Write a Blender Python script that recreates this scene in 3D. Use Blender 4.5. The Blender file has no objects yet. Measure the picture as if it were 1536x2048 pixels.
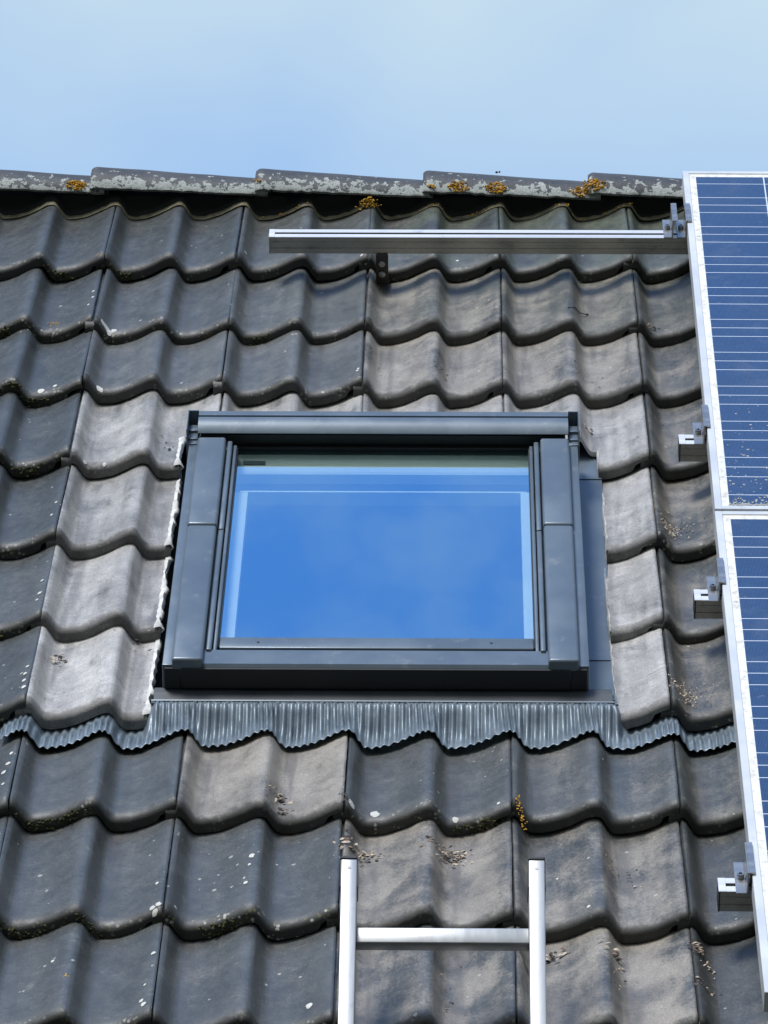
import bpy, bmesh, math, random
from mathutils import Matrix, Vector, noise as mnoise
rad = math.radians
random.seed(7)
scene = bpy.context.scene
COL = scene.collection

# ------------------------------------------------------------------ roof frame
# roof coordinates: u along the ridge, t up the slope, n away from the slope (metres)
PITCH = rad(45)
RO = Matrix.Translation((0, 0, 4.74)) @ Matrix.Rotation(PITCH, 4, 'X')
W = 0.30                  # cover width of a tile
AMP = 0.037               # depth of its waves
TILT = 0.100              # a tile lies a little flatter than the roof
NOSE = [-0.003, -0.331, -0.625, -0.949, -1.293, -1.618, -1.939, -2.282, -2.616, -2.923]


def wave(p):
    """height 0..1 across one wave, p in 0..1 from seam to crest"""
    pts = [(0, 1), (.045, .985), (.08, .90), (.12, .64), (.16, .35), (.20, .13), (.245, .025), (.30, .0), (.40, .035), (.52, .14),
           (.65, .33), (.78, .59), (.88, .82), (.95, .96), (1, 1)]
    p = min(max(p, 0), 1)
    for i in range(len(pts) - 1):
        if p <= pts[i + 1][0]:
            x0, y0 = pts[i]; x1, y1 = pts[i + 1]
            f = (p - x0) / (x1 - x0)
            # Catmull-Rom
            ym = pts[i - 1][1] if i > 0 else pts[-2][1]
            xm = pts[i - 1][0] if i > 0 else -.07
            yp = pts[i + 2][1] if i + 2 < len(pts) else pts[1][1]
            xp = pts[i + 2][0] if i + 2 < len(pts) else 1.05
            d = x1 - x0
            m0 = (y1 - ym) / (x1 - xm) * d; m1 = (yp - y0) / (xp - x0) * d
            f2, f3 = f * f, f * f * f
            return (2*f3 - 3*f2 + 1)*y0 + (f3 - 2*f2 + f)*m0 + (-2*f3 + 3*f2)*y1 + (f3 - f2)*m1
    return 1


def wave_u(u):
    return wave(((u % (W / 2)) / (W / 2)))


def surf(row, u, t):
    """height of the tile surface of a course"""
    return -(t - NOSE[row]) * TILT - AMP * (1 - wave_u(u))


def roof_pt(u, t, n):
    return RO @ Vector((u, t, n))


# ------------------------------------------------------------------ materials
def newmat(name):
    m = bpy.data.materials.new(name); m.use_nodes = True
    nt = m.node_tree
    for n in list(nt.nodes): nt.nodes.remove(n)
    return m, nt


class NT:
    def __init__(s, nt): s.nt = nt
    def n(s, typ, **k):
        nd = s.nt.nodes.new(typ)
        for a, v in k.items(): setattr(nd, a, v)
        return nd
    def link(s, a, b): s.nt.links.new(a, b)
    def set(s, sock, v):
        if isinstance(v, bpy.types.NodeSocket): s.link(v, sock)
        elif isinstance(v, (tuple, list)):
            sock.default_value = (*v, 1) if len(v) == 3 and sock.type == 'RGBA' else v
        else: sock.default_value = v
    def math(s, op, a, b=0.0, c=None, clamp=False):
        nd = s.n('ShaderNodeMath', operation=op, use_clamp=clamp)
        s.set(nd.inputs[0], a); s.set(nd.inputs[1], b)
        if c is not None: s.set(nd.inputs[2], c)
        return nd.outputs[0]
    def mix(s, f, a, b, bt='MIX'):
        nd = s.n('ShaderNodeMix', data_type='RGBA', blend_type=bt)
        s.set(nd.inputs[0], f); s.set(nd.inputs[6], a); s.set(nd.inputs[7], b)
        return nd.outputs[2]
    def ramp(s, v, lo, hi, a=0.0, b=1.0, smooth=True):
        nd = s.n('ShaderNodeMapRange', interpolation_type='SMOOTHSTEP' if smooth else 'LINEAR')
        s.set(nd.inputs[0], v); s.set(nd.inputs[1], lo); s.set(nd.inputs[2], hi); s.set(nd.inputs[3], a); s.set(nd.inputs[4], b)
        return nd.outputs[0]
    def noise(s, vec, scale, detail=4, rough=.55, dist=0.0):
        nd = s.n('ShaderNodeTexNoise'); s.link(vec, nd.inputs['Vector'])
        nd.inputs['Scale'].default_value = scale; nd.inputs['Detail'].default_value = detail
        nd.inputs['Roughness'].default_value = rough; nd.inputs['Distortion'].default_value = dist
        return nd.outputs[0]
    def vor(s, vec, scale, rnd=1.0):
        nd = s.n('ShaderNodeTexVoronoi'); s.link(vec, nd.inputs['Vector']); nd.inputs['Scale'].default_value = scale
        nd.inputs['Randomness'].default_value = rnd
        return nd
    def prop(s, name):
        nd = s.n('ShaderNodeAttribute', attribute_type='OBJECT', attribute_name=name)
        return nd.outputs['Fac']
    def attr(s, name):
        nd = s.n('ShaderNodeAttribute', attribute_type='GEOMETRY', attribute_name=name)
        sp = s.n('ShaderNodeSeparateColor'); s.link(nd.outputs['Color'], sp.inputs[0])
        return sp.outputs
    def coords(s, scale=(1, 1, 1), seed=None):
        tc = s.n('ShaderNodeTexCoord'); v = tc.outputs['Object']
        mp = s.n('ShaderNodeMapping'); s.link(v, mp.inputs[0]); mp.inputs['Scale'].default_value = scale
        if seed is not None:
            cb = s.n('ShaderNodeCombineXYZ')
            s.link(s.math('MULTIPLY', seed, 3.7), cb.inputs[0]); s.link(s.math('MULTIPLY', seed, 7.1), cb.inputs[1])
            s.link(seed, cb.inputs[2]); s.link(cb.outputs[0], mp.inputs['Location'])
        return mp.outputs[0]
    def bump(s, h, strength, dist):
        nd = s.n('ShaderNodeBump'); nd.inputs['Strength'].default_value = strength; nd.inputs['Distance'].default_value = dist
        s.link(h, nd.inputs['Height']); return nd.outputs[0]
    def out(s, base, rough, metal=0.0, bump=None, spec=.5, coat=0.0, coat_r=.05):
        b = s.n('ShaderNodeBsdfPrincipled'); o = s.n('ShaderNodeOutputMaterial')
        s.set(b.inputs['Base Color'], base); s.set(b.inputs['Roughness'], rough); s.set(b.inputs['Metallic'], metal)
        b.inputs['Specular IOR Level'].default_value = spec
        b.inputs['Coat Weight'].default_value = coat; b.inputs['Coat Roughness'].default_value = coat_r
        if bump is not None: s.link(bump, b.inputs['Normal'])
        s.link(b.outputs[0], o.inputs[0]); return b


def simple(name, col, rough, metal=0.0, var=.12, vscale=12, bump=0.0, bscale=200, stretch=(1, 1, 1), spec=.5, dirt=None, dirt_amt=0.0):
    m, nt = newmat(name); s = NT(nt)
    v = s.coords(stretch)
    n1 = s.noise(v, vscale, 5)
    k = s.ramp(n1, .25, .75, 1 - var, 1 + var)
    c = s.mix(1.0, col, k, 'MULTIPLY')
    r = s.ramp(n1, .3, .7, max(rough - .06, .02), min(rough + .08, 1))
    if dirt:
        n2 = s.noise(s.coords(), vscale * 3.1, 6, .65)
        c = s.mix(s.ramp(n2, .62 - .3 * dirt_amt, .8, 0, .85), c, dirt)
    b = s.bump(s.noise(v, bscale, 3), bump, .002) if bump else None
    s.out(c, r, metal, b, spec)
    return m


def tile_material():
    m, nt = newmat('engobed_concrete_tile'); s = NT(nt)
    seed = s.prop('seed'); dust = s.prop('dust'); pale = s.prop('pale'); speck = s.prop('speck'); green = s.prop('green'); tone = s.prop('tone')
    v = s.coords((1, 1, 1), seed); vs = s.coords((1.5, .16, 1), seed)
    at = s.attr('wear'); nose, edge, val = at[0], at[1], at[2]
    n1 = s.noise(v, 9, 6, .6, .6); n2 = s.noise(v, 42, 5, .6); n3 = s.noise(v, 330, 3, .65); st = s.noise(vs, 24, 3, .5, .2)
    n4 = s.noise(v, 11, 5, .55, .5); n6 = s.noise(v, 150, 4, .7)
    gr = s.math('MULTIPLY', s.math('SUBTRACT', n6, .5), 1.0)
    slate = s.mix(s.ramp(n1, .3, .7), (.040, .046, .047), (.063, .070, .071))
    dustc = s.mix(s.ramp(n4, .35, .65), (.172, .154, .130), (.285, .257, .216))
    d = s.math('MULTIPLY_ADD', dust, 1.25, s.math('MULTIPLY_ADD', s.math('SUBTRACT', n4, .5), 1.3, s.math('MULTIPLY_ADD', s.math('SUBTRACT', st, .5), .9, -.12)))
    d = s.math('ADD', d, s.math('MULTIPLY', s.math('SUBTRACT', val, .45), s.math('MULTIPLY', dust, .55)))
    d = s.math('ADD', d, s.math('MULTIPLY', gr, .9))
    d = s.math('MULTIPLY', s.ramp(d, .1, .85), s.math('MINIMUM', s.math('MULTIPLY_ADD', dust, 1.8, .10), 1.0))
    c = s.mix(d, slate, dustc)
    palec = s.mix(s.ramp(s.math('ADD', s.math('MULTIPLY', n1, .7), s.math('MULTIPLY', st, .3)), .33, .66), (.27, .262, .252), (.50, .486, .468))
    pf = s.math('MULTIPLY', pale, s.ramp(s.math('ADD', s.math('MULTIPLY', n4, .8), s.math('ADD', s.math('MULTIPLY', gr, .25), s.math('MULTIPLY', st, .45))), .36, .66, .40, 1.15), clamp=True)
    c = s.mix(pf, c, palec)
    # scuffs of the hand trowel on pale tiles
    sc = s.noise(s.coords((1, 1.3, 1), seed), 13, 2, .5, 2.2)
    c = s.mix(s.math('MULTIPLY', s.ramp(s.math('ABSOLUTE', s.math('SUBTRACT', sc, .5)), .0, .03, .40, 0), s.math('MULTIPLY', pale, s.ramp(n1, .4, .6))), c, (.19, .19, .19))
    # wiped smears of old dirt on every tile
    smv = s.n('ShaderNodeMapping'); s.link(v, smv.inputs[0]); smv.inputs['Rotation'].default_value = (0, 0, .7); smv.inputs['Scale'].default_value = (1, 3.2, 1)
    sm1 = s.math('ADD', s.noise(smv.outputs[0], 12, 5, .65, 1.2), s.math('MULTIPLY', gr, .22))
    c = s.mix(s.math('MULTIPLY', s.ramp(sm1, .56, .74), s.ramp(n1, .42, .62, .05, .42)), c, (.20, .195, .185))
    c = s.mix(s.math('MULTIPLY', s.ramp(sm1, .44, .30), s.math('MULTIPLY', s.math('MAXIMUM', dust, pale), .42)), c, (.105, .108, .112))
    c = s.mix(s.math('MULTIPLY', green, s.ramp(n1, .3, .62)), c, (.105, .125, .085))
    c = s.mix(1.0, c, s.math('MULTIPLY', tone, s.ramp(n2, .2, .8, .92, 1.08)), 'MULTIPLY')
    c = s.mix(1.0, c, s.ramp(n3, .28, .72, .78, 1.22), 'MULTIPLY')
    c = s.mix(s.math('MULTIPLY', s.ramp(n6, .56, .74), .38), c, (.17, .17, .16))
    c = s.mix(s.math('MULTIPLY', s.ramp(n6, .42, .28), .35), c, (.025, .027, .027))
    # fine dirt held along the seam edges and valleys
    c = s.mix(s.math('MULTIPLY', s.ramp(s.math('MULTIPLY', edge, s.math('ADD', n2, .3)), .45, .85), .5), c, (.028, .028, .026))
    # dirt washed down into the valley line
    c = s.mix(s.math('MULTIPLY', s.ramp(val, .90, .99), s.math('MULTIPLY', s.ramp(s.math('ADD', st, s.math('MULTIPLY', gr, .3)), .40, .62), .55)), c, (.045, .042, .037))
    # grime at the nose, darkened further to paint in its own shade
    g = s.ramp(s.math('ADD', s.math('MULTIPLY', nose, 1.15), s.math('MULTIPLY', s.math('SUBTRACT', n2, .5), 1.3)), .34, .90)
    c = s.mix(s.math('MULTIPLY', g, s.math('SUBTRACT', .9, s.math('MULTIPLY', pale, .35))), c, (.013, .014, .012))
    vo = s.vor(v, 120); sp = s.n('ShaderNodeSeparateColor'); s.link(vo.outputs['Color'], sp.inputs[0])
    # crusts of lichen and moss on the nose
    mo = s.math('MULTIPLY', s.math('MULTIPLY', s.ramp(nose, .25, .7), s.ramp(s.noise(v, 30, 3), .50, .62)), s.ramp(vo.outputs['Distance'], .28, .5, 1, 0))
    c = s.mix(s.math('MULTIPLY', mo, s.math('MULTIPLY', speck, 1.3), clamp=True), c, s.mix(s.ramp(sp.outputs[0], .45, .55), (.085, .085, .022), (.36, .37, .32)))
    # small pale spots (lichen, bird lime)
    vo2 = s.vor(s.coords((1, 1.0, 1), seed), 78); sp2 = s.n('ShaderNodeSeparateColor'); s.link(vo2.outputs['Color'], sp2.inputs[0])
    pick = s.math('LESS_THAN', sp2.outputs[1], s.math('MULTIPLY', speck, s.math('MAXIMUM', s.ramp(n4, .42, .68, .01, .34), s.math('MULTIPLY', edge, .5))))
    rad_ = s.math('MULTIPLY_ADD', s.math('POWER', sp2.outputs[2], 2.5), .30, .05)
    spot = s.math('MULTIPLY', pick, s.math('LESS_THAN', s.math('ADD', vo2.outputs['Distance'], s.math('MULTIPLY', s.math('SUBTRACT', n3, .5), .2)), rad_))
    c = s.mix(s.math('MULTIPLY', spot, .7), c, (.40, .40, .37))
    r = s.math('ADD', s.math('MULTIPLY', s.math('MAXIMUM', d, pf), .10), s.math('ADD', s.ramp(n2, .3, .7, .27, .38), s.math('MULTIPLY_ADD', n6, .12, s.math('MULTIPLY', nose, .26))))
    h = s.math('ADD', s.math('MULTIPLY', n3, .6), s.math('ADD', s.math('MULTIPLY', n2, .30), s.math('MULTIPLY', spot, .5)))
    s.out(c, r, 0, s.bump(h, .40, .0022), .75)
    return m


def ridge_material():
    m, nt = newmat('lichen_covered_ridge_concrete'); s = NT(nt)
    seed = s.prop('seed'); v = s.coords((1, 1, 1), seed); at = s.attr('wear'); low = at[0]
    n1 = s.noise(v, 10, 6, .6); n2 = s.noise(v, 46, 5, .62, .3); n3 = s.noise(v, 330, 3); n5 = s.noise(v, 75, 4, .6)
    c = s.mix(s.ramp(n1, .3, .7), (.040, .044, .050), (.066, .069, .073))
    c = s.mix(s.ramp(n5, .58, .72, 0, .5), c, (.15, .145, .13))
    l = s.math('ADD', s.math('MULTIPLY', low, .24), s.math('ADD', s.math('MULTIPLY', n2, .62), s.math('MULTIPLY', n5, .38)))
    lf = s.ramp(l, .650, .668)
    lc = s.mix(s.ramp(n3, .3, .7), (.24, .265, .25), (.43, .46, .44))
    lc = s.mix(s.ramp(n1, .60, .72, 0, .7), lc, (.33, .29, .13))
    c = s.mix(lf, c, lc)
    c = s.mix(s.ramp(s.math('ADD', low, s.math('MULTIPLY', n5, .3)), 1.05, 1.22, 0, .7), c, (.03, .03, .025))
    h = s.math('ADD', s.math('MULTIPLY', lf, 1.2), s.math('ADD', s.math('MULTIPLY', n3, .3), n5))
    s.out(c, s.ramp(lf, 0, 1, .55, .9), 0, s.bump(h, .5, .003), .4)
    return m


def cell_material(t0):
    m, nt = newmat('blue_polycrystalline_cells'); s = NT(nt)
    tc = s.n('ShaderNodeTexCoord'); sp = s.n('ShaderNodeSeparateXYZ'); s.link(tc.outputs['Object'], sp.inputs[0])
    x, y = sp.outputs[0], sp.outputs[1]
    P = .1565
    fy = s.math('FRACT', s.math('DIVIDE', s.math('SUBTRACT', y, t0), P))      # 0..1 inside a cell
    fx = s.math('FRACT', s.math('DIVIDE', s.math('SUBTRACT', x, .028), P))
    def line(f, c, w): return s.math('LESS_THAN', s.math('ABSOLUTE', s.math('SUBTRACT', f, c)), w)
    bus = s.math('MAXIMUM', s.math('MAXIMUM', line(fy, .24, .0060), line(fy, .5, .0060)), line(fy, .76, .0060))
    gap = s.math('LESS_THAN', s.math('SUBTRACT', .5, s.math('ABSOLUTE', s.math('SUBTRACT', fx, .5))), .0095)
    gapy = s.math('LESS_THAN', s.math('SUBTRACT', .5, s.math('ABSOLUTE', s.math('SUBTRACT', fy, .5))), .006)
    v = tc.outputs['Object']
    vo = s.vor(v, 95); sc = s.n('ShaderNodeSeparateColor'); s.link(vo.outputs['Color'], sc.inputs[0])
    c = s.mix(sc.outputs[0], (.007, .028, .086), (.010, .037, .110))
    fing = s.math('LESS_THAN', s.math('FRACT', s.math('DIVIDE', x, .0026)), .13)
    c = s.mix(s.math('MULTIPLY', fing, .22), c, (.30, .38, .48))
    n1 = s.noise(v, 7, 6, .62, .8)
    c = s.mix(s.ramp(n1, .5, .78, 0, .10), c, (.30, .31, .32))
    c = s.mix(s.math('MULTIPLY', gapy, .25), c, (.005, .012, .04))
    c = s.mix(gap, c, (.62, .68, .74)); c = s.mix(bus, c, (.66, .72, .78))
    # dust and spots on the glass, thicker towards the lower left corner
    n2 = s.noise(v, 60, 5, .65)
    c = s.mix(s.ramp(n2, .62, .82, 0, .35), c, (.33, .34, .34))
    s.out(c, s.ramp(n1, .3, .7, .20, .28), 0, None, .5, .7, .04)
    return m


def glass_material():
    m, nt = newmat('coated_window_glass'); s = NT(nt)
    tr = s.n('ShaderNodeBsdfTransparent'); tr.inputs[0].default_value = (.86, .97, .92, 1)
    gl = s.n('ShaderNodeBsdfGlossy'); gl.inputs['Roughness'].default_value = .012
    gl.inputs['Color'].default_value = (.60, .88, 1, 1)
    v = s.coords(); 
    mx = s.n('ShaderNodeMixShader'); lw = s.n('ShaderNodeLayerWeight'); lw.inputs[0].default_value = .5
    f = s.ramp(lw.outputs['Facing'], 0, 1, .36, .84, False)
    s.link(f, mx.inputs[0]); s.link(tr.outputs[0], mx.inputs[1]); s.link(gl.outputs[0], mx.inputs[2])
    b = s.bump(s.noise(v, 3.0, 2), .06, .01); s.link(b, gl.inputs['Normal'])
    o = s.n('ShaderNodeOutputMaterial'); s.link(mx.outputs[0], o.inputs[0])
    return m


def apron_material():
    m, nt = newmat('grey_pleated_aluminium'); s = NT(nt)
    v = s.coords(); n1 = s.noise(v, 30, 5, .6); n2 = s.noise(v, 150, 3)
    c = s.mix(s.ramp(n1, .3, .7), (.135, .172, .205), (.205, .252, .292))
    s.out(c, s.ramp(n2, .3, .7, .36, .52), .30, s.bump(n1, .35, .003), .5)
    return m


M = {}
M["tile"] = tile_material(); M['ridge'] = ridge_material(); M['glass'] = glass_material(); M['apron'] = apron_material()
M['cut'] = simple('fresh_cut_concrete', (.60, .60, .58), .85, var=.25, vscale=60, bump=.5)
M['clad'] = simple('grey_painted_aluminium', (.118, .152, .186), .34, .25, var=.09, vscale=9, bump=.05, bscale=240, dirt=(.24, .25, .25), dirt_amt=.2)
M['cladd'] = simple('dark_grey_aluminium', (.040, .048, .056), .42, .2, var=.08)
M['rubber'] = simple('black_rubber', (.010, .011, .014), .55, var=.1)
M['white'] = simple('white_painted_wood', (.88, .90, .86), .5, var=.03)
M['offw'] = simple('grey_blind_cloth', (.34, .38, .34), .7, var=.1)
M['dark'] = simple('dark_room', (.022, .024, .028), .8)
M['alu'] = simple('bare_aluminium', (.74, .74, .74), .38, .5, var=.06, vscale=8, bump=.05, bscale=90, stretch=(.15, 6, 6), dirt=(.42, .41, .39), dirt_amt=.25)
M['railm'] = simple('mill_finish_aluminium', (.38, .375, .36), .25, .75, var=.10, vscale=10, stretch=(.2, 5, 5), bump=.06, bscale=80, dirt=(.22, .22, .19), dirt_amt=.3)
M['lad'] = simple('ladder_aluminium', (.40, .41, .415), .40, .6, var=.05, vscale=14, bump=.05, bscale=70, stretch=(3, 3, .4), dirt=(.30, .30, .29), dirt_amt=.25)
M['panelf'] = simple('silver_anodised_frame', (.62, .64, .65), .40, .3, var=.04, vscale=9, dirt=(.44, .43, .38), dirt_amt=.1)
M['grime'] = simple('dried_grime', (.34, .345, .33), .8, var=.3, vscale=50)
M['margin'] = simple('dirty_white_backsheet', (.70, .70, .66), .5, var=.05, vscale=20, dirt=(.27, .26, .21), dirt_amt=.55)
M['steel'] = simple('stainless_bolt', (.35, .35, .36), .3, .9)
M['black'] = simple('black_plastic', (.018, .018, .024), .4)
M['hook'] = simple('dark_bronze_steel', (.055, .048, .044), .42, .6, var=.15)
M['under'] = simple('black_roofing_felt', (.012, .012, .013), .9)
M['vent'] = simple('black_ridge_roll', (.010, .010, .010), .9, bump=.5, bscale=60)
M['vedge'] = simple('aged_ridge_roll_edge', (.14, .13, .085), .85, var=.5, vscale=38, bump=.6, bscale=120, dirt=(.22, .17, .03), dirt_amt=.4)
M['orange'] = simple('orange_lichen', (.50, .27, .018), .9, var=.45, vscale=70, bump=.8, bscale=160, dirt=(.20, .12, .02), dirt_amt=.2)
M['moss'] = simple('dark_green_moss', (.040, .043, .014), .95, var=.5, vscale=80, bump=.8, bscale=200, dirt=(.10, .09, .02), dirt_amt=.3)
M['lime'] = simple('white_bird_lime', (.52, .52, .49), .8, var=.15, vscale=60)
M['leaf'] = simple('dry_leaf', (.17, .12, .085), .8, var=.5, vscale=40)
M['leafp'] = simple('pale_dry_leaf', (.42, .36, .28), .8, var=.35, vscale=40)
M['leafd'] = simple('dark_dry_leaf', (.035, .028, .022), .8, var=.4, vscale=40)
M['ground'] = simple('dark_garden_paving', (.05, .055, .045), .9, var=.25, vscale=.8)


# ------------------------------------------------------------------ builders
class MB:
    """collects pieces of one mesh"""
    def __init__(s): s.v = []; s.f = []; s.mi = []
    def add(s, verts, faces, mi=0):
        o = len(s.v); s.v += [tuple(v) for v in verts]; s.f += [tuple(i + o for i in f) for f in faces]; s.mi += [mi] * len(faces)
    def box(s, x0, x1, y0, y1, z0, z1, bev=0.0, seg=2, mi=0, mat=None):
        bm = bmesh.new()
        r = bmesh.ops.create_cube(bm, size=1)
        bmesh.ops.scale(bm, vec=(abs(x1 - x0), abs(y1 - y0), abs(z1 - z0)), verts=bm.verts)
        if bev: bmesh.ops.bevel(bm, geom=list(bm.edges), offset=bev, segments=seg, affect='EDGES', profile=.5)
        bmesh.ops.translate(bm, vec=((x0 + x1) / 2, (y0 + y1) / 2, (z0 + z1) / 2), verts=bm.verts)
        if mat: bmesh.ops.transform(bm, matrix=mat, verts=bm.verts)
        bm.verts.index_update()
        s.add([v.co[:] for v in bm.verts], [[v.index for v in f.verts] for f in bm.faces], mi); bm.free(); return s
    def prism(s, prof, a0, a1, axis='u', mi=0):
        """extrude a closed profile; axis 'u': profile is (t,n); axis 't': profile is (u,n)"""
        k = len(prof)
        mk = (lambda a, p: (a, p[0], p[1])) if axis == 'u' else (lambda a, p: (p[0], a, p[1]))
        vs = [mk(a0, p) for p in prof] + [mk(a1, p) for p in prof]
        fs = [(i, (i + 1) % k, k + (i + 1) % k, k + i) for i in range(k)] + [tuple(range(k))[::-1], tuple(range(k, 2 * k))]
        s.add(vs, fs, mi); return s
    def cyl(s, c, axis, r, h, seg=16, mi=0, hole=0.0):
        ax = Vector(axis).normalized(); q = Vector((0, 0, 1)).rotation_difference(ax)
        vs = []; fs = []
        c = Vector(c)
        ring = lambda rr, z: [c + q @ Vector((rr * math.cos(2 * math.pi * i / seg), rr * math.sin(2 * math.pi * i / seg), z)) for i in range(seg)]
        R = [ring(r, 0), ring(r, h * .9), ring(r * .9, h)]
        if hole: R += [ring(hole, h), ring(hole, h * .35)]
        for rr in R: vs += rr
        for a in range(len(R) - 1):
            for i in range(seg): fs.append((a * seg + i, a * seg + (i + 1) % seg, (a + 1) * seg + (i + 1) % seg, (a + 1) * seg + i))
        fs.append(tuple(range(seg))[::-1]); fs.append(tuple(range((len(R) - 1) * seg, len(R) * seg)))
        s.add(vs, fs, mi); return s
    def build(s, name, mats, parent=None, origin=(0, 0, 0), smooth=False, angle=35):
        me = bpy.data.meshes.new(name)
        o3 = Vector(origin)
        me.from_pydata([tuple(Vector(v) - o3) for v in s.v], [], s.f)
        if not isinstance(mats, (list, tuple)): mats = [mats]
        for m in mats: me.materials.append(m)
        me.polygons.foreach_set('material_index', s.mi)
        bm = bmesh.new(); bm.from_mesh(me); bmesh.ops.recalc_face_normals(bm, faces=bm.faces)
        if smooth:
            for f in bm.faces: f.smooth = True
            for e in bm.edges:
                if len(e.link_faces) == 2 and e.calc_face_angle(0) > rad(angle): e.smooth = False
        bm.to_mesh(me); bm.free(); me.update()
        ob = bpy.data.objects.new(name, me); COL.objects.link(ob)
        if parent: ob.parent = parent
        return ob


def tag(o, label=None, cat=None, group=None, kind=None):
    if label: o['label'] = label
    if cat: o['category'] = cat
    if group: o['group'] = group
    o['kind'] = kind or 'thing'
    return o


def thing(name, label, cat, u=0, t=0, n=0, group=None, rz=0, world=None):
    o = bpy.data.objects.new(name, None); COL.objects.link(o); o.empty_display_size = .05
    o.matrix_world = world if world else RO @ Matrix.Translation((u, t, n)) @ Matrix.Rotation(rz, 4, 'Z')
    return tag(o, label, cat, group)


def on_roof(ob, u=0, t=0, n=0, rz=0, rx=0, ry=0):
    ob.matrix_world = RO @ Matrix.Translation((u, t, n)) @ Matrix.Rotation(rz, 4, 'Z') @ Matrix.Rotation(rx, 4, 'X') @ Matrix.Rotation(ry, 4, 'Y')
    return ob


# ------------------------------------------------------------------ roof tiles
U_S = sorted(set([round(x, 5) for x in [-.018, -.006, 0, .002, .004] + [i * W / 44 for i in range(1, 44)] + [W / 2 + .006 * k / 1.5 for k in range(1, 11)] + [.006 * k / 1.5 for k in range(2, 11)] + [.2975, W]]))
T_S = [0, .0003, .0012, .003, .006, .010, .015, .020, .026, .036, .048] + [.048 + i * (.40 - .048) / 20 for i in range(1, 21)]


def tile_mesh(rng, keep=None, ucut=None, tcut=None, gauge=.327):
    """one double-wave tile; local u 0..W, t 0 at the nose. keep(u,t) says which cells stay after cutting"""
    us = list(U_S); ts = list(T_S)
    if ucut is not None: us = sorted([x for x in us if abs(x - ucut) > .004] + [ucut])
    if tcut is not None: ts = sorted([x for x in ts if abs(x - tcut) > .006] + [tcut])
    sd = rng.random() * 50
    RT, RN = .024, .016
    def top(u, t):
        p = (max(u, 0) % (W / 2)) / (W / 2) if u < W - 1e-6 else 1
        h = -AMP * (1 - wave(p)) - t * TILT
        if u < .004: h -= .0130 * min(1, (.004 - u) / .004)          # side lock runs under its neighbour
        if u > W - .004: h -= .0022 * ((u - (W - .004)) / .004) ** 2
        if t < RT: h -= RN * (1 - math.sqrt(max(1 - ((RT - t) / RT) ** 2.2, 0)))
        h += .0011 * mnoise.noise(Vector((u * 9 + sd, t * 7, sd)))
        return h
    def thick(u, t):
        k = max(0, 1 - t / .055); k = k * k * (3 - 2 * k)
        th = .0125 + .0180 * k
        if u > W - .034: th = .0115 + .0085 * k
        return th
    def full(t): return -t * TILT
    nu, nt_ = len(us), len(ts)
    live = [[(keep((us[i] + us[i + 1]) / 2, (ts[j] + ts[j + 1]) / 2) if keep else True) for j in range(nt_ - 1)] for i in range(nu - 1)]
    verts = []; faces = []; cols = []; mi = []; idx = {}
    def vid(i, j, lay):
        k = (i, j, lay)
        if k in idx: return idx[k]
        u, t = us[i], ts[j]
        jn = .0022 * mnoise.noise(Vector((u * 40 + sd, 3.1, sd))) + .0016 * mnoise.noise(Vector((u * 130 + sd, 9.1, sd)))
        jt = jn * max(0, 1 - t / .03)
        ju = 0
        if ucut is not None and abs(u - ucut) < 1e-6:
            ju = .0045 * mnoise.noise(Vector((t * 26, sd, 1))) + .0028 * mnoise.noise(Vector((t * 90, sd, 4)))
        if tcut is not None and abs(t - tcut) < 1e-6:
            jt = .006 * mnoise.noise(Vector((u * 30, sd, 7)))
        if u == W: ju += .0009 * mnoise.noise(Vector((t * 60, sd, 2)))
        h = top(u, t)
        if lay: h = -AMP * (1 - wave((max(u, 0) % (W/2)) / (W/2) if u < W - 1e-6 else 1)) * .98 - t * TILT - thick(u, t) - (.010 if u < .004 else 0)
        verts.append((u + ju, t + jt, h))
        nz = max(0, 1 - t / .034) if not lay else max(0, 1 - t / .06)
        if lay and j == 0: nz = 1
        ed = max(0, 1 - (W - u) / .012) + max(0, 1 - max(u, 0) / .010) * .5
        va = 1 - wave((max(u, 0) % (W / 2)) / (W / 2)) if u < W - 1e-6 else 0
        cols.append((nz, min(ed, 1), va, 1)); idx[k] = len(verts) - 1; return idx[k]
    for i in range(nu - 1):
        for j in range(nt_ - 1):
            if not live[i][j]: continue
            faces.append((vid(i, j, 0), vid(i + 1, j, 0), vid(i + 1, j + 1, 0), vid(i, j + 1, 0))); mi.append(0)
            faces.append((vid(i, j, 1), vid(i, j + 1, 1), vid(i + 1, j + 1, 1), vid(i + 1, j, 1))); mi.append(0)
            for di, dj, a, b in ((-1, 0, (i, j + 1), (i, j)), (1, 0, (i + 1, j), (i + 1, j + 1)), (0, -1, (i, j), (i + 1, j)), (0, 1, (i + 1, j + 1), (i, j + 1))):
                x, y = i + di, j + dj
                inside = 0 <= x < nu - 1 and 0 <= y < nt_ - 1
                if inside and live[x][y]: continue
                faces.append((vid(*a, 0), vid(*a, 1), vid(*b, 1), vid(*b, 0))); mi.append(1 if inside else 0)
    me = bpy.data.meshes.new('roof_tile')
    me.from_pydata(verts, [], faces)
    me.materials.append(M['tile']); me.materials.append(M['cut'])
    me.polygons.foreach_set('material_index', mi)
    ca = me.attributes.new('wear', 'FLOAT_COLOR', 'POINT')
    ca.data.foreach_set('color', [x for c in cols for x in c])
    bm = bmesh.new(); bm.from_mesh(me)
    for f in bm.faces: f.smooth = True
    for e in bm.edges:
        if len(e.link_faces) == 2 and e.calc_face_angle(0) > rad(48): e.smooth = False
    bm.to_mesh(me); bm.free(); me.update()
    return me


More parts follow.
